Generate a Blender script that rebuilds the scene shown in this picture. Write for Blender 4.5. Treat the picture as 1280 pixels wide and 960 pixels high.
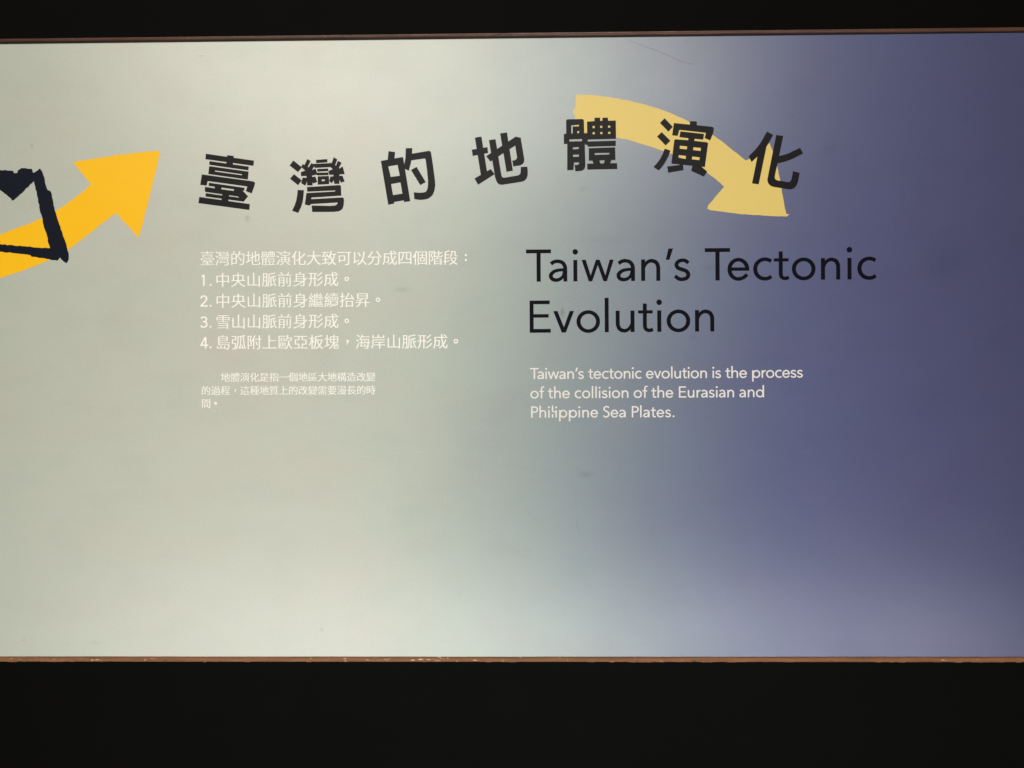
import bpy, bmesh, math, random
from mathutils import Vector, Matrix
from mathutils.geometry import delaunay_2d_cdt

S = bpy.context.scene
COL = S.collection
for o in list(bpy.data.objects):
    bpy.data.objects.remove(o)

# ------------------------------------------------------------------ camera
CAM_D = 1.45                     # metres from the sign face
HALF_W = 0.96                    # half the width the lens sees at that distance
YAW, ROLL = 0.0145875, -0.00480468
K = HALF_W / CAM_D
cam_rot = (Matrix.Rotation(YAW, 3, 'Z') @ Matrix.Rotation(math.pi / 2, 3, 'X') @ Matrix.Rotation(ROLL, 3, 'Z'))
cd = bpy.data.cameras.new("camera")
cd.sensor_fit = 'HORIZONTAL'
cd.angle = 2 * math.atan(K)
cd.clip_start, cd.clip_end = 0.01, 100
cam = bpy.data.objects.new("camera", cd)
COL.objects.link(cam)
cam.location = (0, -CAM_D, 0)
cam.rotation_euler = cam_rot.to_euler()
S.camera = cam
S.render.resolution_x, S.render.resolution_y = 1024, 768

S.view_settings.view_transform = 'Standard'
S.view_settings.look = 'None'
S.view_settings.exposure = 0
S.view_settings.gamma = 1

# ------------------------------------------------------------------ light
w = bpy.data.worlds.new("World")
S.world = w
w.use_nodes = True
w.node_tree.nodes["Background"].inputs[0].default_value = (1.0, 0.97, 0.93, 1)
w.node_tree.nodes["Background"].inputs[1].default_value = 0.02   # a dim exhibition hall

def lamp(name, loc, target, sx, sy, power, col):
    l = bpy.data.lights.new(name, 'AREA')
    l.shape = 'ELLIPSE'
    l.size, l.size_y, l.energy, l.color = sx, sy, power, col
    o = bpy.data.objects.new(name, l)
    COL.objects.link(o)
    o.location = loc
    d = Vector(target) - Vector(loc)
    o.rotation_euler = d.to_track_quat('-Z', 'Y').to_euler()
    return o

lamp("ceiling_light", (-0.45, -3.0, 1.78), (-0.1, 0, 0.05), 3.7, 0.95, 97, (1.0, 0.945, 0.885))
lamp("low_strip_light", (0.0, -1.40, -0.95), (-0.05, 0.0, -0.42), 3.8, 0.06, 25.5, (0.97, 0.985, 1.0))  # unseen lamp below the view, placed and tapered for the bottom sheen

# ------------------------------------------------------------------ helpers
def lin(c):
    return tuple(((v / 255) / 12.92 if v / 255 <= 0.04045 else ((v / 255 + 0.055) / 1.055) ** 2.4) for v in c)

def at(u, v):
    """where the ray through the photo's point (u, v) meets the sign face, as (X, Z)"""
    d = cam_rot @ Vector(((u - 640) / 640 * K, -(v - 480) / 640 * K, -1))
    t = CAM_D / d.y
    return (d.x * t, d.z * t)

ZT, ZB = 0.6484, -0.5112         # opening between the two fascia boards
MM = 0.0015                      # metres per photo pixel on the sign face

def fill(pos, neg=()):
    """union of the pos polygons minus the neg ones -> verts, ccw tris"""
    vs, fs = [], []
    for p in list(pos) + list(neg):
        if sum(p[i - 1][0] * p[i][1] - p[i][0] * p[i - 1][1] for i in range(len(p))) < 0:
            p = list(reversed(p))          # the triangulator wants counter-clockwise loops
        fs.append(list(range(len(vs), len(vs) + len(p))))
        vs += [Vector((q[0], q[1])) for q in p]
    r = delaunay_2d_cdt(vs, [], fs, 1, 1e-7)
    n = len(pos)
    v = [(q.x, q.y) for q in r[0]]
    out = []
    for f, org in zip(r[2], r[5]):
        if any(k >= n for k in org) or not org:
            continue
        a, b, c = (v[i] for i in f[:3])
        ar = (b[0] - a[0]) * (c[1] - a[1]) - (b[1] - a[1]) * (c[0] - a[0])
        if abs(ar) < 1e-13:
            continue
        out.append(tuple(f) if ar > 0 else tuple(reversed(f)))
    return v, out

def decal(name, geos, depth, mat, parent, label=None):
    """cut vinyl lettering: faces `depth` proud of the sign face, with real edges"""
    V, F = [], []
    for v, f, *lift in geos:
        b = len(V)
        V += [(x, -depth - (lift[0] if lift else 0.0), z) for x, z in v]
        F += [tuple(i + b for i in t) for t in f]
        es = {}
        for t in f:
            for i in range(len(t)):
                es[(t[i], t[(i + 1) % len(t)])] = 1
        back = {}
        def bk(i):
            if i not in back:
                back[i] = len(V)
                V.append((v[i][0], 0.0, v[i][1]))
            return back[i]
        for (i, j) in list(es):
            if (j, i) not in es:
                F.append((j + b, i + b, bk(i), bk(j)))
    return mesh_obj(name, V, F, mat, parent, label)

def mesh_obj(name, V, F, mat, parent=None, label=None):
    m = bpy.data.meshes.new(name)
    m.from_pydata(V, [], F)
    m.update()
    m.materials.append(mat)
    o = bpy.data.objects.new(name, m)
    COL.objects.link(o)
    if parent:
        o.parent = parent
        o.location = -parent.location
    if label:
        o['label'] = label
    return o

def thing(name, label, cat, loc, group=None):
    o = bpy.data.objects.new(name, None)
    COL.objects.link(o)
    o.empty_display_size = 0.05
    o.location = loc
    o['label'], o['category'] = label, cat
    if group:
        o['group'] = group
    return o

rng = random.Random(4)

def rough_edge(poly, step, amp, smooth=False):
    """torn-paper edge: points every `step`, jittered by `amp`"""
    out = []
    n = len(poly)
    for i in range(n):
        a, b = poly[i], poly[(i + 1) % n]
        L = math.hypot(b[0] - a[0], b[1] - a[1])
        k = max(1, int(L / step))
        nx, ny = (-(b[1] - a[1]) / (L or 1), (b[0] - a[0]) / (L or 1))
        for j in range(k):
            t = j / k
            d = rng.uniform(-amp, amp) if j else rng.uniform(-amp, amp) * 0.5
            out.append((a[0] + (b[0] - a[0]) * t + nx * d, a[1] + (b[1] - a[1]) * t + ny * d))
    return out

# ------------------------------------------------------------------ materials
def new_mat(name):
    m = bpy.data.materials.new(name)
    m.use_nodes = True
    nt = m.node_tree
    return m, nt, nt.nodes["Principled BSDF"]

def node(nt, t, **kw):
    n = nt.nodes.new(t)
    for k, v in kw.items():
        setattr(n, k, v)
    return n

def math_n(nt, op, a, b=None, c=None, clamp=False):
    n = node(nt, 'ShaderNodeMath', operation=op)
    n.use_clamp = clamp
    for i, x in enumerate((a, b, c)):
        if x is None:
            continue
        if isinstance(x, (int, float)):
            n.inputs[i].default_value = x
        else:
            nt.links.new(x, n.inputs[i])
    return n.outputs[0]

def noise(nt, scale, detail=3, rough=0.5, vec=None, dist=0):
    n = node(nt, 'ShaderNodeTexNoise')
    n.inputs['Scale'].default_value = scale
    n.inputs['Detail'].default_value = detail
    n.inputs['Roughness'].default_value = rough
    n.inputs['Distortion'].default_value = dist
    if vec is not None:
        nt.links.new(vec, n.inputs['Vector'])
    return n

def mixc(nt, fac, a, b, mode='MIX'):
    n = node(nt, 'ShaderNodeMix', data_type='RGBA', blend_type=mode)
    for k, x in ((0, fac), (6, a), (7, b)):
        if isinstance(x, (int, float)):
            n.inputs[k].default_value = x
        elif isinstance(x, tuple):
            n.inputs[k].default_value = (*x, 1)
        else:
            nt.links.new(x, n.inputs[k])
    return n.outputs[2]

FINE = 400.0
def film_bump(nt, bsdf, strength):
    """the fine orange-peel of the matt over-laminate film"""
    tc = node(nt, 'ShaderNodeTexCoord')
    n = noise(nt, FINE, 2, 0.6, tc.outputs['Object'])
    b = node(nt, 'ShaderNodeBump')
    b.inputs['Strength'].default_value = strength
    b.inputs['Distance'].default_value = 0.0006
    nt.links.new(n.outputs['Fac'], b.inputs['Height'])
    nt.links.new(b.outputs[0], bsdf.inputs['Normal'])
    return tc, n

ROUGH = 0.32
def print_material():
    m, nt, p = new_mat("printed_sign_face")
    tc, fine = film_bump(nt, p, 0.3)
    geo = tc.outputs['Object']
    sep = node(nt, 'ShaderNodeSeparateXYZ')
    nt.links.new(geo, sep.inputs[0])
    X, Z = sep.outputs[0], sep.outputs[2]
    # sage-to-indigo wash plus light falloff at both ends; border leans and wanders
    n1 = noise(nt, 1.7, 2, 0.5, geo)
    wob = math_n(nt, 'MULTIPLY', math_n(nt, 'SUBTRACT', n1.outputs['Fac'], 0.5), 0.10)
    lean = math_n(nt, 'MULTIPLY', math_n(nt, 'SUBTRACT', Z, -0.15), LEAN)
    sag = math_n(nt, 'MAXIMUM', math_n(nt, 'MULTIPLY', math_n(nt, 'ADD', Z, 0.15), -1.0), 0.0)  # border bends right towards the bottom
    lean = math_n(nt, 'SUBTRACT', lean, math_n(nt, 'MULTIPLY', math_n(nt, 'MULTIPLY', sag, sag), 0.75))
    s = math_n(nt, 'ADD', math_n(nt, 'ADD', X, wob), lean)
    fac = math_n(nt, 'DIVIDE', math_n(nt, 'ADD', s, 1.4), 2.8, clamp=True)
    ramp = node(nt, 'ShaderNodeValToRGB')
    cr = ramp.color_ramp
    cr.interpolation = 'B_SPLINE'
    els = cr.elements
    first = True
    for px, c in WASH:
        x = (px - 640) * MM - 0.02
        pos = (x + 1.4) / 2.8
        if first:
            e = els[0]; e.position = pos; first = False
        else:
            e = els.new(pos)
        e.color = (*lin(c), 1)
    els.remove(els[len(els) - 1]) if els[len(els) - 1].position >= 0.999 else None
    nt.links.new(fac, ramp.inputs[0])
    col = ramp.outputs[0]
    # sponge mottling of the print, pinker and greener clouds
    mpg = node(nt, 'ShaderNodeMapping')
    mpg.inputs['Scale'].default_value = (0.8, 1, 1.5)
    nt.links.new(geo, mpg.inputs[0])
    n2 = noise(nt, 6.0, 5, 0.6, mpg.outputs[0])
    f2 = math_n(nt, 'MULTIPLY', math_n(nt, 'SUBTRACT', n2.outputs['Fac'], 0.44), 2.4, clamp=True)
    col = mixc(nt, f2, col, (1.03, 0.95, 0.965), 'MULTIPLY')
    n3 = noise(nt, 9.0, 6, 0.65, mpg.outputs[0])
    f3 = math_n(nt, 'MULTIPLY', math_n(nt, 'SUBTRACT', n3.outputs['Fac'], 0.47), 2.4, clamp=True)
    col = mixc(nt, f3, col, (0.91, 0.93, 0.94), 'MULTIPLY')
    # ink grain
    n4 = noise(nt, 340, 2, 0.8, geo)
    f4 = math_n(nt, 'MULTIPLY', math_n(nt, 'SUBTRACT', n4.outputs['Fac'], 0.42), 1.6, clamp=True)
    col = mixc(nt, f4, col, (0.80, 0.80, 0.80), 'MULTIPLY')
    # finger marks and scuffs
    for (u, v, rx, rz, k) in SMUDGES:
        cx, cz = at(u, v)
        dx = math_n(nt, 'DIVIDE', math_n(nt, 'SUBTRACT', X, cx), rx * MM)
        dz = math_n(nt, 'DIVIDE', math_n(nt, 'SUBTRACT', Z, cz), rz * MM)
        r2 = math_n(nt, 'ADD', math_n(nt, 'MULTIPLY', dx, dx), math_n(nt, 'MULTIPLY', dz, dz))
        g = math_n(nt, 'POWER', 2.718, math_n(nt, 'MULTIPLY', r2, -1.0))
        nn = noise(nt, 130, 3, 0.6, geo)
        g = math_n(nt, 'MULTIPLY', g, math_n(nt, 'MULTIPLY', nn.outputs['Fac'], 1.1 * k), clamp=True)
        col = mixc(nt, g, col, (0.30, 0.29, 0.26), 'MULTIPLY')
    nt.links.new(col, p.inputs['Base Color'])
    nr = noise(nt, 6, 4, 0.6, geo)
    rr = math_n(nt, 'ADD', math_n(nt, 'MULTIPLY', nr.outputs['Fac'], 0.10), ROUGH - 0.05)
    nt.links.new(rr, p.inputs['Roughness'])
    p.inputs['Specular IOR Level'].default_value = 0.5
    return m

LEAN = -0.08
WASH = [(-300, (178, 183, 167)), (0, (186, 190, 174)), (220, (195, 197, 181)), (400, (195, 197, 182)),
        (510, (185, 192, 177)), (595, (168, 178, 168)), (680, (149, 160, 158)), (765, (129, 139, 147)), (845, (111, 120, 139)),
        (920, (98, 104, 134)), (1010, (89, 93, 128)), (1130, (83, 85, 120)), (1270, (77, 78, 111)), (1500, (70, 72, 100))]  # print colours, with light falloff mixed in at both ends
SMUDGES = [(503, 362, 9, 3, .35), (309, 273, 3, 4, .5), (703, 391, 2.5, 5, .7), (732, 593, 8, 4, .35),
           (730, 236, 5, 3, .3), (886, 334, 7, 4, .3), (1036, 186, 9, 7, .25), (1180, 330, 26, 22, .3),
           (40, 182, 1.5, 2.5, .5), (251, 70, 2, 1, .6), (402, 787, 2, 2, .5), (866, 421, 6, 4, .2),
           (30, 800, 1.6, 1.6, .5), (120, 803, 9, 3, .2), (990, 146, 1.3, 1.3, .6), (752, 300, 30, 5, .12)]

def ink_material(name, c, rough=0.45, grain=0.12, bump=0.3, spec=0.5):
    m, nt, p = new_mat(name)
    tc, fine = film_bump(nt, p, bump)
    n = noise(nt, 420, 2, 0.7, tc.outputs['Object'])
    f = math_n(nt, 'MULTIPLY', math_n(nt, 'SUBTRACT', n.outputs['Fac'], 0.40), 1.8, clamp=True)
    big = noise(nt, 12, 3, 0.6, tc.outputs['Object'])
    c0 = mixc(nt, f, c, tuple(v * (1 - grain) for v in c))
    c1 = mixc(nt, big.outputs['Fac'], c0, (0.94, 0.94, 0.94), 'MULTIPLY')
    nt.links.new(c1, p.inputs['Base Color'])
    p.inputs['Roughness'].default_value = rough
    p.inputs['Specular IOR Level'].default_value = spec
    return m

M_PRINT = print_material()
M_BLACK = ink_material("glare_warmed_black_print", (0.0090, 0.0074, 0.0086), 0.45, 0.3, spec=0.14)  # title black, its colour warmed for glare from above
M_HEAD = ink_material("blue_black_print", (0.0048, 0.0048, 0.0085), 0.5, 0.3, spec=0.06)
M_NAVY = ink_material("navy_ink", (0.0065, 0.0085, 0.017), 0.5, 0.3, spec=0.12)
M_YELLOW = ink_material("yellow_print", lin((255, 194, 20)), 0.45, 0.06, spec=0.25)
M_PALE = ink_material("pale_yellow_print", lin((229, 201, 112)), 0.45, 0.06, spec=0.3)
M_CREAM = ink_material("cream_print", (0.95, 0.93, 0.83), 0.45, 0.03)
M_CREAM_DULL = ink_material("dull_cream_print", (0.80, 0.745, 0.68), 0.45, 0.05, spec=0.3)
M_SCRATCH = ink_material("scratched_film", (0.085, 0.083, 0.10), 0.5, 0.2)
M_SCUFF = ink_material("pale_scuff", (0.70, 0.67, 0.58), 0.6, 0.2)

def fascia_material():
    m, nt, p = new_mat("black_laminate")
    tc = node(nt, 'ShaderNodeTexCoord')
    n = noise(nt, 7, 4, 0.6, tc.outputs['Object'])
    c = mixc(nt, n.outputs['Fac'], (0.0016, 0.0015, 0.0013), (0.0024, 0.0022, 0.0019))
    nt.links.new(c, p.inputs['Base Color'])
    p.inputs['Roughness'].default_value = 0.7
    p.inputs['Specular IOR Level'].default_value = 0.05
    return m
M_FASCIA = fascia_material()

def edge_material(name, dark, mid, pale, worn, rough=0.34):
    """raw brown board edge: streaked along its length, chipped pale where knocked"""
    m, nt, p = new_mat(name)
    tc = node(nt, 'ShaderNodeTexCoord')
    mp = node(nt, 'ShaderNodeMapping')
    mp.inputs['Scale'].default_value = (1, 12, 12)
    nt.links.new(tc.outputs['Object'], mp.inputs[0])
    a = noise(nt, 14, 5, 0.65, mp.outputs[0])
    c = mixc(nt, a.outputs['Fac'], dark, mid)
    mp2 = node(nt, 'ShaderNodeMapping')
    mp2.inputs['Scale'].default_value = (1, 3.5, 3.5)
    nt.links.new(tc.outputs['Object'], mp2.inputs[0])
    b = noise(nt, 85, 4, 0.6, mp2.outputs[0])
    zone = noise(nt, 2.2, 2, 0.5, tc.outputs['Object'])
    th = math_n(nt, 'ADD', b.outputs['Fac'], math_n(nt, 'MULTIPLY', math_n(nt, 'SUBTRACT', zone.outputs['Fac'], 0.5), 0.5))
    f = math_n(nt, 'MULTIPLY', math_n(nt, 'SUBTRACT', th, worn), 14, clamp=True)
    c = mixc(nt, f, c, pale)
    d = noise(nt, 60, 4, 0.6, mp2.outputs[0])
    fd = math_n(nt, 'MULTIPLY', math_n(nt, 'SUBTRACT', d.outputs['Fac'], 0.66), 14, clamp=True)
    c = mixc(nt, fd, c, (0.03, 0.012, 0.008))
    nt.links.new(c, p.inputs['Base Color'])
    p.inputs['Roughness'].default_value = rough
    p.inputs['Specular IOR Level'].default_value = 0.3 if rough > 0.4 else 0.5
    bp = node(nt, 'ShaderNodeBump')
    bp.inputs['Strength'].default_value = 0.5
    bp.inputs['Distance'].default_value = 0.001
    nt.links.new(b.outputs['Fac'], bp.inputs['Height'])
    nt.links.new(bp.outputs[0], p.inputs['Normal'])
    return m
M_EDGE_TOP = edge_material("brown_edge_upper", (0.04, 0.016, 0.010), (0.17, 0.072, 0.038), (0.50, 0.30, 0.19), 0.70)
M_SHADOW_GAP = ink_material("shadow_gap_dark", (0.012, 0.007, 0.005), 0.6, 0.3, spec=0.2)  # near-black brown for the painted shadow line
M_EDGE_LOW = edge_material("brown_edge_lower", (0.075, 0.026, 0.013), (0.37, 0.165, 0.066), (0.80, 0.56, 0.36), 0.645, 0.6)

# ------------------------------------------------------------------ the fascia boards
XL, XR = -1.9, 1.95
def strip_profile(rows, n):
    """rows: function i -> list of (y, z); lofts along X"""
    V, F = [], []
    k = None
    for i in range(n + 1):
        x = XL + (XR - XL) * i / n
        pts = rows(i, x)
        k = len(pts)
        V += [(x, y, z) for y, z in pts]
    for i in range(n):
        for j in range(k - 1):
            a, b = i * k + j, i * k + j + 1
            F.append((a, b, b + k, a + k))
    return V, F

def box(x0, x1, y0, y1, z0, z1):
    V = [(x, y, z) for x in (x0, x1) for y in (y0, y1) for z in (z0, z1)]
    F = [(0, 1, 3, 2), (4, 6, 7, 5), (0, 4, 5, 1), (2, 3, 7, 6), (0, 2, 6, 4), (1, 5, 7, 3)]
    return V, F

def waves(seed, amps):
    r = random.Random(seed)
    ph = [(a, f * r.uniform(.8, 1.2), r.uniform(0, 6.28)) for a, f in amps]
    return lambda x: sum(a * math.sin(f * x + p) for a, f, p in ph)

FT = 0.0065
up = thing("fascia_board", "matte black board along the top of the sign, with a rounded brown lower edge", "fascia board", (0, -0.009, ZT), "black boards edging the sign")
V, F = box(XL, XR, -FT, 0.0, ZT + 0.0066, ZT + 0.62)
mesh_obj("face_board", V, F, M_FASCIA, up)
wv = waves(3, [(.0006, 2.1), (.0003, 9), (.0002, 31)])
rr = random.Random(8)
def top_rows(i, x):
    d = wv(x) + rr.uniform(-.00010, .00010)
    pts = []
    for j in range(11):
        a = math.pi * 0.5 * j / 10
        # a quarter-round from the black face in to the sign
        pts.append((-0.0012 - math.cos(a) * (FT - 0.0012), ZT + 0.0066 - math.sin(a) * 0.0049 + d * math.sin(a)))
    return pts
V, F = strip_profile(top_rows, 500)
o = mesh_obj("edge_strip", V, F, M_EDGE_TOP, up)
for q in o.data.polygons: q.use_smooth = True

V, F = box(XL, XR, -0.0022, 0.0, ZT, ZT + 0.0021)  # dark strip standing in for the shadow line under the edge
mesh_obj("shadow_gap_strip", V, F, M_SHADOW_GAP, up)

lo = thing("fascia_board", "matte black board below the sign, its brown top edge scuffed and chipped pale", "fascia board", (0, -0.009, ZB - 0.55), "black boards edging the sign")
V, F = box(XL, XR, -FT + 0.0006, 0.0, ZB - 0.55, ZB - 0.0066)
mesh_obj("face_board", V, F, M_FASCIA, lo)
wb = waves(5, [(.0005, 1.7), (.0003, 12), (.0002, 40)])
rb = random.Random(21)
chip = [0.0] * 1401
for _ in range(150):
    c0, L, dd = rb.randrange(1400), rb.randrange(1, 9), rb.uniform(.0003, .0013)
    if rb.random() < .5 and not (760 < c0 < 1130): continue
    for q in range(L):
        if c0 + q < 1401: chip[c0 + q] = max(chip[c0 + q], dd * rb.uniform(.5, 1))
def low_rows(i, x):
    d = wb(x)
    j = rb.uniform(-.00025, .00025)
    c = chip[i]
    return [(0.0, ZB + d * .3), (-0.0026, ZB - .0006 + d * .3), (-0.0044, ZB - .0026 - c * .4 + d * .3), (-FT + .0004 + j, ZB - 0.0056 - c * .8), (-FT - .0002 + j, ZB - 0.0066 - c - abs(j)), (-FT + .0012, ZB - 0.0084 - c)]
V, F = strip_profile(low_rows, 1400)
F = [tuple(reversed(f)) for f in F]
mesh_obj("edge_strip", V, F, M_EDGE_LOW, lo)

# ------------------------------------------------------------------ the sign
sign = thing("sign_panel", "wide sign fading from sage beige to indigo under a black Chinese title and yellow arrows", "sign", (0, 0.006, ZB - 0.02))
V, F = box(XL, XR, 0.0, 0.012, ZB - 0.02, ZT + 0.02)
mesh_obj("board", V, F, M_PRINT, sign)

def zoomed(x0, y0, sc):
    return lambda poly: [at(x0 + u / sc, y0 + v / sc) for u, v in poly]

# --- arrows and the ink drawing, traced at their places on the print
zz = zoomed(0, 160, 4.8)
arrow = [(-560, 760), (-400, 742), (-200, 702), (0, 640), (65, 615), (130, 590), (192, 567), (250, 542), (345, 492), (400, 457), (450, 420), (500, 380), (548, 340),
         (492, 272), (437, 205), (560, 185), (700, 163), (830, 148), (962, 135), (945, 220), (918, 330), (890, 440), (860, 555), (832, 660),
         (768, 588), (705, 518), (690, 512), (650, 543), (610, 575), (520, 648), (420, 722), (355, 760), (290, 795), (220, 823), (150, 850), (75, 877), (0, 900), (-200, 950), (-560, 1010)]
decal("yellow_arrow", [fill([zz(rough_edge(arrow, 22, 1.6))])], .0002, M_YELLOW, sign)
ink = [
    [(-420, 250), (-200, 262), (-60, 250), (0, 252), (80, 258), (85, 272), (105, 270), (108, 255), (130, 240), (170, 246), (192, 246), (198, 268), (240, 262), (235, 330), (205, 318), (145, 376), (85, 432), (75, 437), (65, 420), (0, 372), (-90, 310), (-200, 318), (-420, 330)],
    [(205, 268), (238, 244), (252, 258), (268, 312), (285, 370), (305, 380), (320, 445), (335, 510), (358, 580), (385, 660), (400, 708), (413, 750), (412, 790), (400, 812), (370, 790), (362, 776), (300, 730), (300, 720), (282, 650), (262, 580), (240, 490), (222, 400), (205, 318)],
    [(-420, 690), (-180, 680), (0, 697), (90, 706), (180, 712), (240, 718), (330, 720), (362, 776), (345, 796), (280, 785), (190, 772), (182, 764), (90, 752), (0, 742), (-180, 728), (-420, 745)],
    [(-440, 240), (-370, 255), (-360, 500), (-370, 750), (-440, 760), (-450, 500)],
]
decal("ink_drawing", [fill([zz(rough_edge(p, 14, 2.6)) for p in ink])], .0005, M_NAVY, sign)

za = zoomed(680, 100, 3.765)
pale = [(152, 68), (200, 70), (240, 72), (290, 78), (340, 86), (395, 97), (450, 109), (505, 125), (560, 142), (612, 163), (660, 185), (730, 222), (800, 263), (842, 293), (882, 326), (918, 353), (948, 378), (966, 372), (1010, 336), (1061, 296), (1079, 340), (1098, 410), (1113, 478), (1120, 530), (1130, 580), (1140, 630), (1155, 633), (1140, 643), (1050, 639), (960, 634), (870, 624), (785, 613), (769, 606), (772, 592), (810, 546), (848, 502), (810, 468), (770, 438), (726, 410), (680, 384), (640, 364), (600, 348), (560, 334), (505, 314), (450, 298), (395, 281), (340, 272), (240, 262), (140, 255), (146, 200), (148, 168), (135, 155), (146, 128)]
decal("pale_arrow", [fill([za(rough_edge(pale, 12, 1.1))])], .0002, M_PALE, sign)

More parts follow.
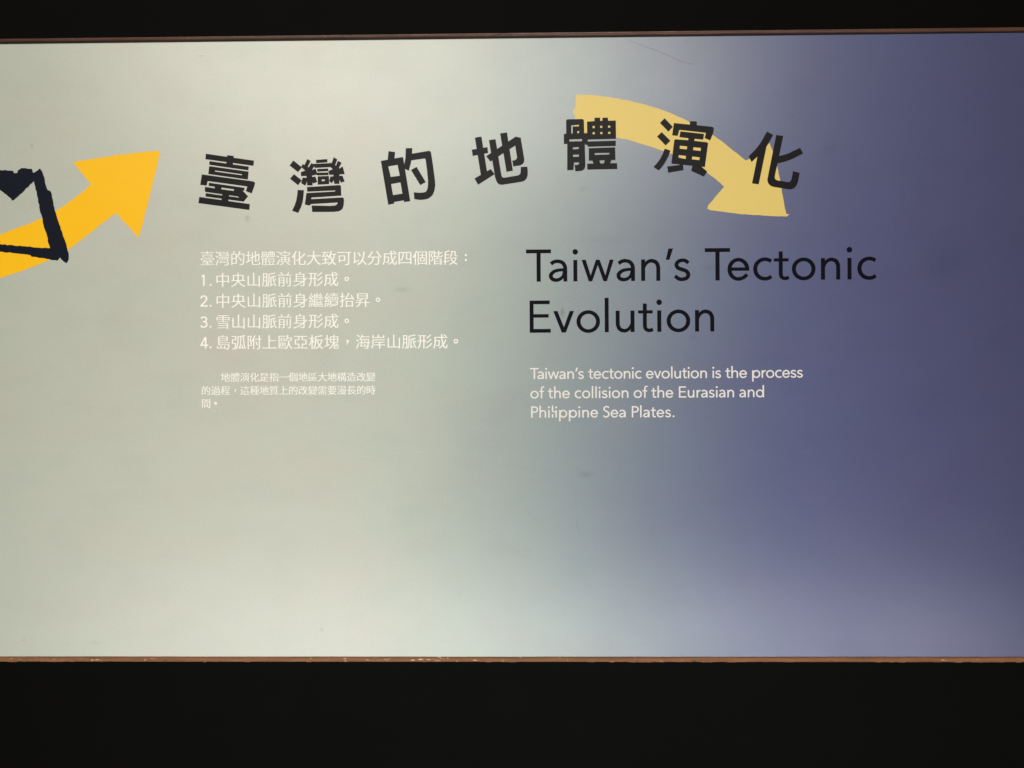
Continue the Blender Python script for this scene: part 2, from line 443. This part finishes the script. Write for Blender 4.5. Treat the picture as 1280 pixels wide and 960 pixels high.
# --- the seven big title characters, traced
ZS = 1280 / 104
TITLE = [
 ("bold black title character, leaning right and built of long level bars", 236, 184, [
  [(265,102),(1003,208),(994,286),(257,184)], [(594,124),(692,136),(672,310),(572,296)], [(321,216),(922,300),(917,356),(316,270)],
  [(316,293),(920,377),(908,498),(302,412)],
  [(202,420),(985,526),(1012,538),(1020,556),(1008,600),(968,710),(880,676),(902,604),(290,520),(275,590),(178,578)],
  [(312,548),(858,626),(852,668),(306,594)], [(248,612),(500,648),(820,692),(800,764),(252,687)],
  [(402,590),(505,605),(498,660),(398,645)], [(700,620),(824,662),(912,757),(845,836),(770,770),(690,700)],
  [(262,708),(515,744),(620,757),(800,780),(850,800),(843,837),(258,758)], [(520,690),(624,704),(604,860),(500,846)], [(163,766),(940,876),(930,965),(150,860)]],
  [[(405,357),(820,415),(817,433),(401,375)]]),
 ("bold black title character with three water dabs on its left", 348, 192, [
  [(232,108),(362,212),(302,284),(174,184)], [(240,318),(360,412),(302,486),(180,388)],
  [(298,560),(392,564),(386,650),(376,730),(350,820),(304,912),(212,880),(250,800),(276,720),(290,640)],
  [(375,160),(402,178),(446,86),(496,113),(450,208),(466,212),(510,146),(552,172),(548,200),(515,255),(572,232),(602,320),(518,338),(520,362),(570,354),(597,436),(535,460),(526,432),(525,490),(444,490),(440,425),(415,493),(352,456),(374,370),(435,374),(430,342),(350,347),(345,286),(412,264),(352,205)],
  [(580,98),(752,86),(754,134),(582,146)], [(530,160),(850,145),(850,205),(560,220)], [(596,238),(766,230),(768,268),(600,278)], [(570,296),(772,292),(770,330),(600,335)], [(606,352),(776,345),(782,468),(606,478)],
  [(852,58),(905,90),(872,180),(888,186),(915,113),(972,140),(930,222),(937,230),(990,200),(1020,315),(940,320),(940,345),(985,340),(1020,430),(960,445),(940,400),(938,465),(862,466),(852,410),(822,456),(782,425),(800,355),(850,350),(845,325),(785,328),(770,270),(838,240),(800,208),(790,140),(820,150)],
  [(440,516),(948,485),(962,500),(968,646),(508,676),(505,702),(985,676),(1006,688),(1009,720),(1005,790),(988,845),(960,872),(920,888),(850,896),(522,898),(512,800),(800,806),(870,800),(895,788),(906,775),(912,752),(500,776),(478,800),(408,784),(432,608),(870,584),(878,566),(445,586)]],
  [[(665,398),(712,396),(716,422),(668,426)]]),
 ("bold black title character with two square windows and a slanted dash", 460, 180, [
  [(316,112),(416,124),(405,260),(302,260)], [(198,262),(530,202),(541,210),(650,880),(555,892),(550,866),(400,892),(405,915),(312,935)],
  [(582,66),(680,64),(678,150),(672,220),(660,290),(628,412),(545,370),(562,300),(576,220)],
  [(640,156),(930,108),(952,110),(966,124),(974,160),(1002,340),(1030,560),(1034,640),(1024,710),(1002,770),(965,815),(920,842),(870,855),(800,860),(714,848),(704,744),(800,752),(860,747),(892,733),(912,700),(922,650),(924,560),(908,400),(890,260),(882,228),(870,222),(640,256)],
  [(662,402),(748,354),(888,586),(804,632)]],
  [[(312,345),(455,320),(490,490),(350,508)], [(355,616),(500,590),(530,765),(385,788)]]),
 ("bold black title character of a cross stem beside a wide hooked cup", 574, 158, [
  [(242,175),(342,158),(432,720),(335,760)], [(194,360),(434,320),(444,408),(208,454)], [(236,802),(485,658),(545,735),(290,898)],
  [(458,212),(558,198),(600,450),(648,745),(656,775),(672,788),(700,790),(900,756),(930,742),(944,715),(948,625),(1048,622),(1055,700),(1052,755),(1036,800),(1010,830),(975,848),(920,858),(660,898),(620,893),(592,874),(572,840),(552,780),(510,530)],
  [(630,110),(735,94),(825,682),(728,698)], [(415,460),(870,158),(946,176),(1002,510),(998,545),(980,575),(940,600),(830,615),(818,526),(850,524),(875,510),(888,488),(888,460),(862,295),(480,540)]], []),
 ("bold black title character of two dense blocks over the pale arrow's tail", 686, 140, [
  [(266,140),(272,122),(288,114),(515,110),(532,116),(539,135),(545,345),(268,345)], [(232,338),(600,325),(598,490),(590,505),(560,505),(552,480),(232,492)],
  [(284,470),(552,460),(562,800),(560,845),(545,880),(510,903),(460,910),(408,912),(398,812),(430,818),(460,806),(468,775),(388,778),(378,893),(284,895)],
  [(588,150),(702,142),(704,90),(788,88),(790,138),(825,136),(825,90),(908,88),(912,136),(1030,132),(1034,412),(590,425)], [(590,455),(1030,443),(1030,522),(598,535)],
  [(615,558),(1020,545),(1025,738),(615,750)], [(665,735),(775,735),(795,800),(692,805)], [(862,735),(965,732),(942,800),(845,800)], [(590,797),(1050,788),(1052,876),(592,886)]],
  [[(345,205),(465,198),(462,222),(368,224),(368,332),(345,332)], [(435,300),(468,290),(464,325),(440,330)], [(318,422),(512,416),(510,450),(316,455)],
   [(372,545),(462,540),(460,570),(370,575)], [(372,658),(465,655),(462,688),(375,692)], [(706,632),(932,628),(930,655),(706,662)]]
  + [[(x - 16, y - 16), (x + 16, y - 17), (x + 16, y + 16), (x - 16, y + 17)] for x, y in ((690,232),(806,229),(928,226),(690,327),(808,325),(930,322))]),
 ("bold black title character with four small slots, on the pale arrow's bend", 804, 144, [
  [(328,48),(455,180),(388,254),(258,120)], [(285,262),(418,395),(345,466),(212,328)], [(330,515),(418,546),(392,625),(350,705),(300,785),(240,850),(158,798),(215,735),(262,670),(300,595)],
  [(720,96),(824,96),(824,175),(716,165)], [(472,122),(1050,178),(1075,186),(1086,205),(1078,270),(1030,388),(945,352),(965,272),(555,226),(530,318),(445,310)],
  [(572,250),(935,290),(922,376),(790,364),(786,405),(692,392),(694,354),(556,338)], [(492,372),(690,386),(980,418),(996,430),(996,450),(948,798),(440,745),(434,732),(478,384)],
  [(370,790),(560,768),(560,735),(612,740),(618,845),(384,885)], [(760,770),(880,780),(985,868),(932,945),(738,856)]],
  [[(564,470),(676,480),(670,528),(560,515)], [(772,492),(888,504),(882,552),(766,538)], [(546,615),(658,626),(652,674),(540,660)], [(754,636),(868,648),(864,692),(748,680)]]),
 ("bold black title character with a long hooked foot, over the pale arrow's head", 920, 160, [
  [(475,56),(572,108),(525,190),(470,285),(390,385),(238,524),(196,436),(300,330),(345,275),(390,210)], [(345,360),(470,275),(348,868),(246,852)],
  [(618,108),(726,124),(597,735),(596,770),(606,792),(640,808),(785,832),(812,832),(834,822),(850,800),(862,750),(876,664),(978,692),(955,820),(935,875),(915,905),(885,930),(855,942),(820,944),(575,906),(530,888),(500,858),(484,820),(482,790)],
  [(650,432),(720,420),(810,390),(985,306),(1030,392),(880,470),(770,512),(640,545)]], []),
]
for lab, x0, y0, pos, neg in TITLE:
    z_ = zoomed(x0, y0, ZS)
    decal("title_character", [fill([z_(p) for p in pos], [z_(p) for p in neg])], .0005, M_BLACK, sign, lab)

# --- a humanist geometric alphabet drawn as strokes; cap height 40 units
def spline(P, n=6):
    """Catmull-Rom through (x, y, width) points"""
    out = []
    m = len(P)
    for i in range(m - 1):
        p0, p1, p2, p3 = P[max(i - 1, 0)], P[i], P[i + 1], P[min(i + 2, m - 1)]
        for j in range(n):
            t = j / n
            out.append(tuple(.5 * (2 * b + (c - a) * t + (2 * a - 5 * b + 4 * c - d) * t * t + (3 * b - a - 3 * c + d) * t ** 3) for a, b, c, d in zip(p0, p1, p2, p3)))
    out.append(P[-1])
    return out

def stroke(P, w=4.8, curve=True, dw=0.0):
    P = [p if len(p) == 3 else (p[0], p[1], w) for p in P]
    Q = spline(P) if curve and len(P) > 2 else P
    L = []
    for i, q in enumerate(Q):
        a, b = Q[max(i - 1, 0)], Q[min(i + 1, len(Q) - 1)]
        dx, dy = b[0] - a[0], b[1] - a[1]
        d = math.hypot(dx, dy) or 1
        h = (q[2] + dw) / 2
        L.append(((q[0] - dy / d * h, q[1] + dx / d * h), (q[0] + dy / d * h, q[1] - dx / d * h)))
    return [[L[i][0], L[i][1], L[i + 1][1], L[i + 1][0]] for i in range(len(L) - 1)]

def ell(cx, cy, rx, ry, a0, a1, wx, wy, n=40):
    out = []
    for i in range(n + 1):
        a = math.radians(a0 + (a1 - a0) * i / n)
        c, s = math.cos(a), math.sin(a)
        out.append((cx + rx * c, cy + ry * s, wx * c * c + wy * s * s))
    return out

def arch(x0, x1):
    xm = (x0 + x1) / 2
    return [(x0 + .6, 12, 2.6), (x0 + 1.4, 17.5, 3.4), (x0 + 4.6, 22.6, 4.0), (xm + .4, 25.0, 4.4), (x1 - 3.0, 23.2, 4.7), (x1 - .4, 18.6, 4.9), (x1, 14.5, 4.9), (x1, 9, 4.9), (x1, 0, 4.9)]

# name -> (advance incl. side bearings, left bearing, strokes[(points, curve)], polygons, dots)
def glyphs():
    G = {}
    def g(ch, lsb, width, rsb, strokes=(), polys=(), dots=()):
        G[ch] = (lsb, width, rsb, strokes, polys, dots)
    bar = lambda x0, y0, x1, y1: [(x0, y0), (x1, y0), (x1, y1), (x0, y1)]
    ST = 4.9
    g('T', .8, 31.4, .8, [], [bar(0, 35.4, 31.4, 40), bar(13.2, 0, 18.3, 36)])
    g('E', 5.2, 26.3, 2.4, [], [bar(0, 0, 4.9, 40), bar(4, 35.6, 25.2, 40), bar(4, 18.8, 23.8, 23), bar(4, 0, 26.3, 4.5)])
    g('P', 5.2, 24.5, 1.6, [([(4, 37.8, 4.4), (12, 37.8, 4.4), (18, 36.6, 4.6), (21.6, 33, 4.9), (22.2, 28.6, 5), (21.2, 23.8, 4.9), (17.6, 20.6, 4.6), (12, 19.4, 4.4), (4, 19.4, 4.4)], True)], [bar(0, 0, 4.9, 40)])
    g('S', 2.2, 23.4, 2.4, [([(21.6, 34.6, 4.6), (18.2, 37.6, 4.5), (12.2, 38.6, 4.4), (6.2, 36.6, 4.6), (3.6, 31.6, 4.9), (5.4, 26.2, 4.9), (11.2, 22.6, 4.8), (17.6, 19.0, 4.9), (21.0, 12.6, 5), (18.8, 5.4, 4.8), (12.2, 1.6, 4.5), (6, 2.6, 4.5), (1.8, 6.6, 4.6)], True)])
    g('a', 1.8, 23.2, 3.6, [([(2.9, 21.9, 4.6), (6.6, 24.4, 4.4), (11.4, 25.2, 4.3), (17, 23.6, 4.6), (20.2, 19.2, 4.8), (20.8, 14, 4.9), (20.8, 8, 4.9), (20.9, 0, 4.7)], True),
        ([(20.4, 14.5, 3.6), (14.5, 14.3, 3.7), (8, 13, 4.1), (3.6, 9.6, 4.7), (2.6, 6.6, 4.9), (4.4, 3.2, 4.6), (9, 1.7, 4.3), (14.2, 3, 4.0), (17.9, 6.6, 3.5), (19.4, 12.6, 3.0)], True)])
    g('c', 2.6, 24.0, 1.0, [([(22.4, 23.3, 4.4), (19, 25.1, 4.4), (14, 25.8, 4.4), (8.2, 24, 4.7), (3.9, 19.6, 4.9), (2.5, 13.6, 5), (3.9, 7.8, 4.9), (8.2, 3.3, 4.7), (14, 1.6, 4.4), (19, 2.3, 4.4), (22.5, 4.6, 4.4)], True)])
    g('e', 2.4, 26.8, 2.4, [(ell(13.5, 13.5, 11.1, 12.0, -8, 295, 5.0, 4.4), False), ([(18.5, 2.4, 4.4), (21.5, 4.4, 4.4), (24.3, 7.2, 4.4)], True)], [bar(3, 11.8, 26.8, 15.8)])
    g('i', 4.2, 5.0, 4.2, [], [bar(0, 0, 4.9, 26.6)], [(2.45, 36.8, 3.4)])
    g('l', 4.4, 4.9, 4.4, [], [bar(0, 0, 4.9, 42.8)])
    g('n', 4.4, 23.8, 4.0, [(arch(2.45, 21.35), True)], [bar(0, 0, 4.9, 26.6)])
    g('h', 4.4, 23.8, 4.0, [(arch(2.45, 21.35), True)], [bar(0, 0, 4.9, 42.8)])
    g('u', 4.0, 23.4, 4.4, [([(23.4 - x, 26.6 - y, w_) for x, y, w_ in arch(2.45, 20.95)], True)], [bar(18.5, 0, 23.4, 26.6)])
    g('r', 4.4, 14.6, .6, [([(3.0, 12, 3), (4.2, 18.5, 3.8), (7.6, 23.2, 4.4), (11.6, 24.8, 4.6), (14.6, 24.4, 4.8)], True)], [bar(0, 0, 4.9, 26.6)])
    g('o', 2.3, 29.3, 2.3, [(ell(14.65, 13.4, 12.2, 11.9, 0, 360, 5.0, 4.4), False)])
    g('p', 4.4, 29.0, 2.3, [(ell(15.0, 13.4, 11.5, 11.9, 0, 360, 5.0, 4.4), False)], [bar(0, -13.2, 4.9, 26.6)])
    g('d', 2.3, 29.0, 4.4, [(ell(14.0, 13.4, 11.5, 11.9, 0, 360, 5.0, 4.4), False)], [bar(24.1, 0, 29.0, 42.8)])
    g('t', 1.0, 18.6, .6, [([(8.4, 35.3, 4.8), (8.4, 20, 4.8), (8.4, 8, 4.8), (9.4, 3.9, 4.6), (12.4, 2.0, 4.4), (15.4, 2.0, 4.3), (18.4, 3.2, 4.3)], True)], [bar(0, 23.0, 18.2, 26.8)])
    g('f', 1.0, 18.4, -1.5, [([(8.2, 0, 4.8), (8.2, 20, 4.8), (8.2, 33, 4.8), (9.4, 38.2, 4.6), (12.8, 40.8, 4.4), (18.2, 40.6, 4.3)], True)], [bar(0, 23.0, 17.0, 26.8)])
    g('s', 2.0, 20.6, 2.0, [([(18.0, 21.9, 4.4), (14.8, 24.5, 4.4), (10.4, 25.3, 4.3), (5.4, 23.7, 4.6), (3.1, 19.6, 4.8), (5.2, 15.8, 4.7), (10.3, 13.8, 4.6), (15.4, 11.8, 4.7), (18.0, 7.5, 4.9), (15.8, 3.2, 4.6), (10.4, 1.6, 4.4), (5.4, 2.6, 4.4), (1.5, 5.9, 4.4)], True)])
    g('v', .9, 25.8, .9, [], [[(0, 26.7), (5.3, 26.7), (13.1, 6.4), (10.4, 0)], [(20.6, 26.7), (25.8, 26.7), (15.6, 0), (10.4, 0), (13.1, 6.4)]])
    g('w', .9, 40.2, .9, [], [[(0, 26.7), (5.2, 26.7), (11.3, 7), (8.8, 0)], [(8.8, 0), (13.2, 0), (20.2, 20.0), (17.9, 26.7), (11.3, 7)], [(17.9, 26.7), (20.2, 20), (27.2, 0), (29.7, 7), (22.6, 26.7)], [(27.2, 0), (31.6, 0), (40.2, 26.7), (35.1, 26.7), (29.7, 7)]])
    g('\u2019', 3, 9.0, .6, [], [[(3.4, 40), (9.0, 40), (4.5, 26.2), (0, 26.2)]])
    g('.', 4.4, 6.6, 4.4, [], [], [(3.3, 3.2, 3.3)])
    g('1', 2, 11, 6, [([(1.4, 33.2, 4.8), (9.6, 38.4, 4.8)], False)], [bar(6.8, 0, 12.2, 40)])
    g('2', 2, 27, 2, [([(2.2, 29, 5), (4.2, 35, 4.9), (11, 38, 4.6), (19, 36, 4.9), (22.4, 29.6, 5.2), (20, 22.6, 5), (12, 13, 5), (3, 3.6, 5)], True)], [bar(0, 0, 26.4, 4.8)])
    g('3', 2, 26, 2, [([(2.6, 32.4, 5), (6.4, 36.8, 4.7), (12, 38, 4.6), (19, 35.8, 4.9), (21.6, 30.6, 5.1), (19.4, 24.6, 4.9), (13, 21.6, 4.6), (8.6, 21.4, 4.4)], True), ([(8.6, 21.2, 4.4), (14, 21, 4.6), (20.4, 18.2, 4.9), (23, 11.6, 5.2), (20, 4.8, 5), (12.4, 1.8, 4.6), (5.6, 3.2, 4.7), (1.6, 8.2, 5)], True)])
    g('4', 1, 28, 1, [([(18.2, 40, 5), (2.4, 11, 5)], False)], [bar(16.4, 0, 21.6, 40), bar(0, 8.8, 27.6, 13.4)])
    return G
GL = glyphs()

_gc = {}
def glyph_geo(ch, dw):
    if (ch, dw) not in _gc:
        lsb, wd, rsb, strokes, polys, dots = GL[ch]
        pos = [list(p) for p in polys]
        if dw:
            grown = []
            for p in pos:                      # heavier weight: push every edge out a little
                n = len(p)
                ar = sum(p[i][0] * p[(i + 1) % n][1] - p[(i + 1) % n][0] * p[i][1] for i in range(n))
                q = []
                for i in range(n):
                    a, b, c = p[i - 1], p[i], p[(i + 1) % n]
                    e1 = Vector((b[0] - a[0], b[1] - a[1])).normalized()
                    e2 = Vector((c[0] - b[0], c[1] - b[1])).normalized()
                    s_ = 1 if ar > 0 else -1
                    nrm = Vector((e1.y, -e1.x)) * s_ + Vector((e2.y, -e2.x)) * s_
                    if nrm.length > 1e-6:
                        nrm *= 1 / max(.4, nrm.length_squared / 2)
                    q.append((b[0] + nrm.x * dw / 2, b[1] + nrm.y * dw / 2))
                grown.append(q)
            pos = grown
        for P, cv in strokes:
            pos += stroke(P, 4.8, cv, dw)
        for cx, cy, r in dots:
            pos.append([(cx + (r + dw / 2) * math.cos(k * math.pi / 10), cy + (r + dw / 2) * math.sin(k * math.pi / 10)) for k in range(20)])
        _gc[(ch, dw)] = fill(pos)
    return _gc[(ch, dw)]

KERN = {('T', 'a'): -5.8, ('T', 'e'): -6.0, ('w', 'a'): -.4, ('E', 'v'): 0, ('v', 'o'): .2, ('n', '\u2019'): 0}

def latin_layout(text, space, track):
    x, out, prev = 0.0, [], None
    for ch in text:
        if ch == ' ':
            x += space; prev = None
            continue
        lsb, wd, rsb = GL[ch][:3]
        x += KERN.get((prev, ch), 0) + (lsb if out else 0)
        out.append((ch, x))
        x += wd + rsb + track
        last = x - rsb - track
        prev = ch
    return out, last

def place_line(items, u0, v0, u1, v1, total, sc, dw):
    """items (ch, x) set along the base line from photo point (u0, v0) to (u1, v1)"""
    a, b = Vector(at(u0, v0)), Vector(at(u1, v1))
    ex = (b - a) / total
    ey = Vector((-ex.y, ex.x)).normalized() * sc
    geos = []
    for ch, x in items:
        v, f = glyph_geo(ch, dw)
        geos.append(([tuple(a + ex * (x + px) + ey * py) for px, py in v], f))
    return geos

def latin_fit(text, u0, v0, u1, v1, cap_px, dw=0.0, space=14.0):
    # letter fit solved so that the line ends where the printed one does
    lo_, hi_ = -6.0, 8.0
    want = (u1 - u0) * 40 / cap_px
    for _ in range(40):
        tr = (lo_ + hi_) / 2
        it, tot = latin_layout(text, space, tr)
        if tot > want: hi_ = tr
        else: lo_ = tr
    print("FIT", text, round(tr, 3))
    return place_line(it, u0, v0, u1, v1, tot, cap_px / 40 * MM, dw)

def latin_set(chars, v0, v1, cap_px):
    """each letter at its measured left edge"""
    u0, u1 = chars[0][1], chars[-1][1]
    s = 40 / cap_px
    return place_line([(c, (u - u0) * s) for c, u in chars], u0, v0, u1, v1, (u1 - u0) * s, cap_px / 40 * MM, 0.0)

h1 = [('T', 657.7), ('a', 686.1), ('i', 717.1), ('w', 727.5), ('a', 771), ('n', 802.1), ('\u2019', 833), ('s', 843.1), ('T', 881.8), ('e', 910.1), ('c', 942.1), ('t', 968), ('o', 990.3), ('n', 1026.5), ('i', 1059.5), ('c', 1071.8)]
h2 = [('E', 662.2), ('v', 691.9), ('o', 720.9), ('l', 756.2), ('u', 769.9), ('t', 797.9), ('i', 821.8), ('o', 833.5), ('n', 868.9)]
decal("heading_line", latin_set(h1, 352.1, 349.2, 40), .0005, M_HEAD, sign)
decal("heading_line", latin_set(h2, 415.9, 414.4, 40), .0005, M_HEAD, sign)

for i, (t, u0, v0, u1, v1) in enumerate((
        ("Taiwan\u2019s tectonic evolution is the process", 662.6, 473.9, 1003.4, 471.9),
        ("of the collision of the Eurasian and", 663.1, 498.0, 955.0, 496.4),
        ("Philippine Sea Plates.", 664.0, 522.0, 843.0, 521.5))):
    g_ = latin_fit(t, u0, v0, u1, v1, 13.9, .4)
    if i == 2:      # the nick across the l
        g_.append(fill([[at(689.4, 516.6), at(693.6, 513.2), at(694.0, 514.4), at(689.8, 517.6)], [at(692.6, 515.6), at(694.2, 515.0), at(694.2, 516.2)]]))
    decal("english_text_line", g_, .0004, M_CREAM_DULL, sign)

# --- Chinese body text
LIGHT = 0.006
_cc = {}
def han(ch, off):
    if (ch, off) not in _cc:
        c = bpy.data.curves.new("t", 'FONT')
        c.body, c.size, c.offset, c.resolution_u = ch, 1.0, off, 3
        o = bpy.data.objects.new("t", c)
        COL.objects.link(o)
        bpy.context.view_layer.update()
        me = bpy.data.meshes.new_from_object(o.evaluated_get(bpy.context.evaluated_depsgraph_get()))
        me.calc_loop_triangles()
        v = [(p.co.x, p.co.y) for p in me.vertices]
        f = []
        for t in me.loop_triangles:
            a, b, d = (v[k] for k in t.vertices)
            ar = (b[0] - a[0]) * (d[1] - a[1]) - (b[1] - a[1]) * (d[0] - a[0])
            if abs(ar) > 1e-12:
                f.append(tuple(t.vertices) if ar > 0 else tuple(reversed(t.vertices)))
        bpy.data.objects.remove(o); bpy.data.curves.remove(c); bpy.data.meshes.remove(me)
        _cc[(ch, off)] = (v, f)
    return _cc[(ch, off)]

def ring(r0, r1, n=20):
    if r0 <= 0:
        return fill([[(r1 * math.cos(2 * math.pi * k / n), r1 * math.sin(2 * math.pi * k / n)) for k in range(n)]])
    V = [(r * math.cos(2 * math.pi * k / n), r * math.sin(2 * math.pi * k / n)) for r in (r0, r1) for k in range(n)]
    return V, [(k, n + k, n + (k + 1) % n, (k + 1) % n) for k in range(n)]

def chinese(text, u0, v0, u1, v1, em, off, small=False):
    """character centres run from (u0, v0) to (u1, v1)"""
    geos = []
    n = len(text)
    for i, ch in enumerate(text):
        t = i / max(n - 1, 1)
        u, v = u0 + (u1 - u0) * t, v0 + (v1 - v0) * t
        c = at(u, v)
        s = em * MM
        if ch == '\u3002':
            g = ring(.075 if not small else .04, .145)
            gl = [([(x, y) for x, y in g[0]], g[1])]
        elif ch == '\uff1a':
            g = ring(0, .068)
            gl = [([(x, y + d) for x, y in g[0]], g[1]) for d in (-.16, .16)]
        elif ch == '\uff0c':
            gl = [fill([[(-.07, .10), (.03, .14), (.10, .08), (.09, -.03), (.0, -.15), (-.08, -.2), (-.09, -.17), (.0, -.07), (.02, -.01), (-.06, .02)]])]
        else:
            g = han(ch, off)
            xs, ys = [p[0] for p in g[0]], [p[1] for p in g[0]]
            # two passes a hair apart: level strokes stay thin, uprights keep some weight
            gl = [([(x - .5 + dx, y - .38) for x, y in g[0]], g[1]) for dx in (-LIGHT, LIGHT)]
        for k, (vv, ff) in enumerate(gl):
            geos.append(([(c[0] + x * s, c[1] + y * s) for x, y in vv], ff, k * 4e-5))
    return geos

THIN = -0.002
LINES = [("", "臺灣的地體演化大致可以分成四個階段：", 259.3, 323.0, 582.3, 322.0),
         ("1", "中央山脈前身形成。", 278.5, 350.0, 433.5, 348.6),
         ("2", "中央山脈前身繼續抬昇。", 278.7, 376.0, 472.6, 374.7),
         ("3", "雪山山脈前身形成。", 278.9, 402.2, 433.5, 401.0),
         ("4", "島弧附上歐亞板塊，海岸山脈形成。", 279.0, 428.0, 569.9, 426.6)]
for num, t, u0, v0, u1, v1 in LINES:
    gs = chinese(t, u0, v0, u1, v1, 19.6, THIN)
    if num:
        b_ = v0 + 7.4
        x_ = {'1': 251.6, '2': 250.6, '3': 250.6, '4': 250.6}[num]
        sc_ = 14.0 / 40
        gs += place_line([(num, 0), ('.', (262.2 - x_) / sc_)], x_, b_, x_ + 20, b_ - .1, 20 / sc_, sc_ * MM, 0.6)
    decal("chinese_text_line", gs, .0004, M_CREAM, sign)
for t, u0, v0, u1, v1 in (("地體演化是指一個地區大地構造改變", 282.0, 471.6, 463.6, 471.0),
                          ("的過程，這種地質上的改變需要漫長的時", 257.6, 488.2, 463.7, 487.5),
                          ("間。", 257.7, 504.2, 269.6, 504.1)):
    decal("small_chinese_text_line", chinese(t, u0, v0, u1, v1, 12.4, 0.0, True), .0004, M_CREAM, sign)

# --- scratches in the over-laminate
def hair(pts, wd):
    P = [at(*p) for p in pts]
    return fill(stroke([(x, z, wd * MM * (1 if 0 < i < len(P) - 1 else .3)) for i, (x, z) in enumerate(P)], curve=True))
for pts, wd, mm in (([(786, 50), (800, 56), (826, 65), (850, 76), (868, 81)], .22, M_SCRATCH),
                ([(1135, 228), (1126, 262), (1113, 296), (1101, 322)], .22, M_SCRATCH),
                ([(722, 648), (721, 656), (725, 664)], .28, M_SCRATCH),
                ([(436, 570), (458, 571), (474, 570.5)], .22, M_SCUFF),
                ([(508, 566), (522, 565.5), (531, 566)], .22, M_SCUFF)):
    decal("scratch", [hair(pts, wd)], .00015, mm, sign)
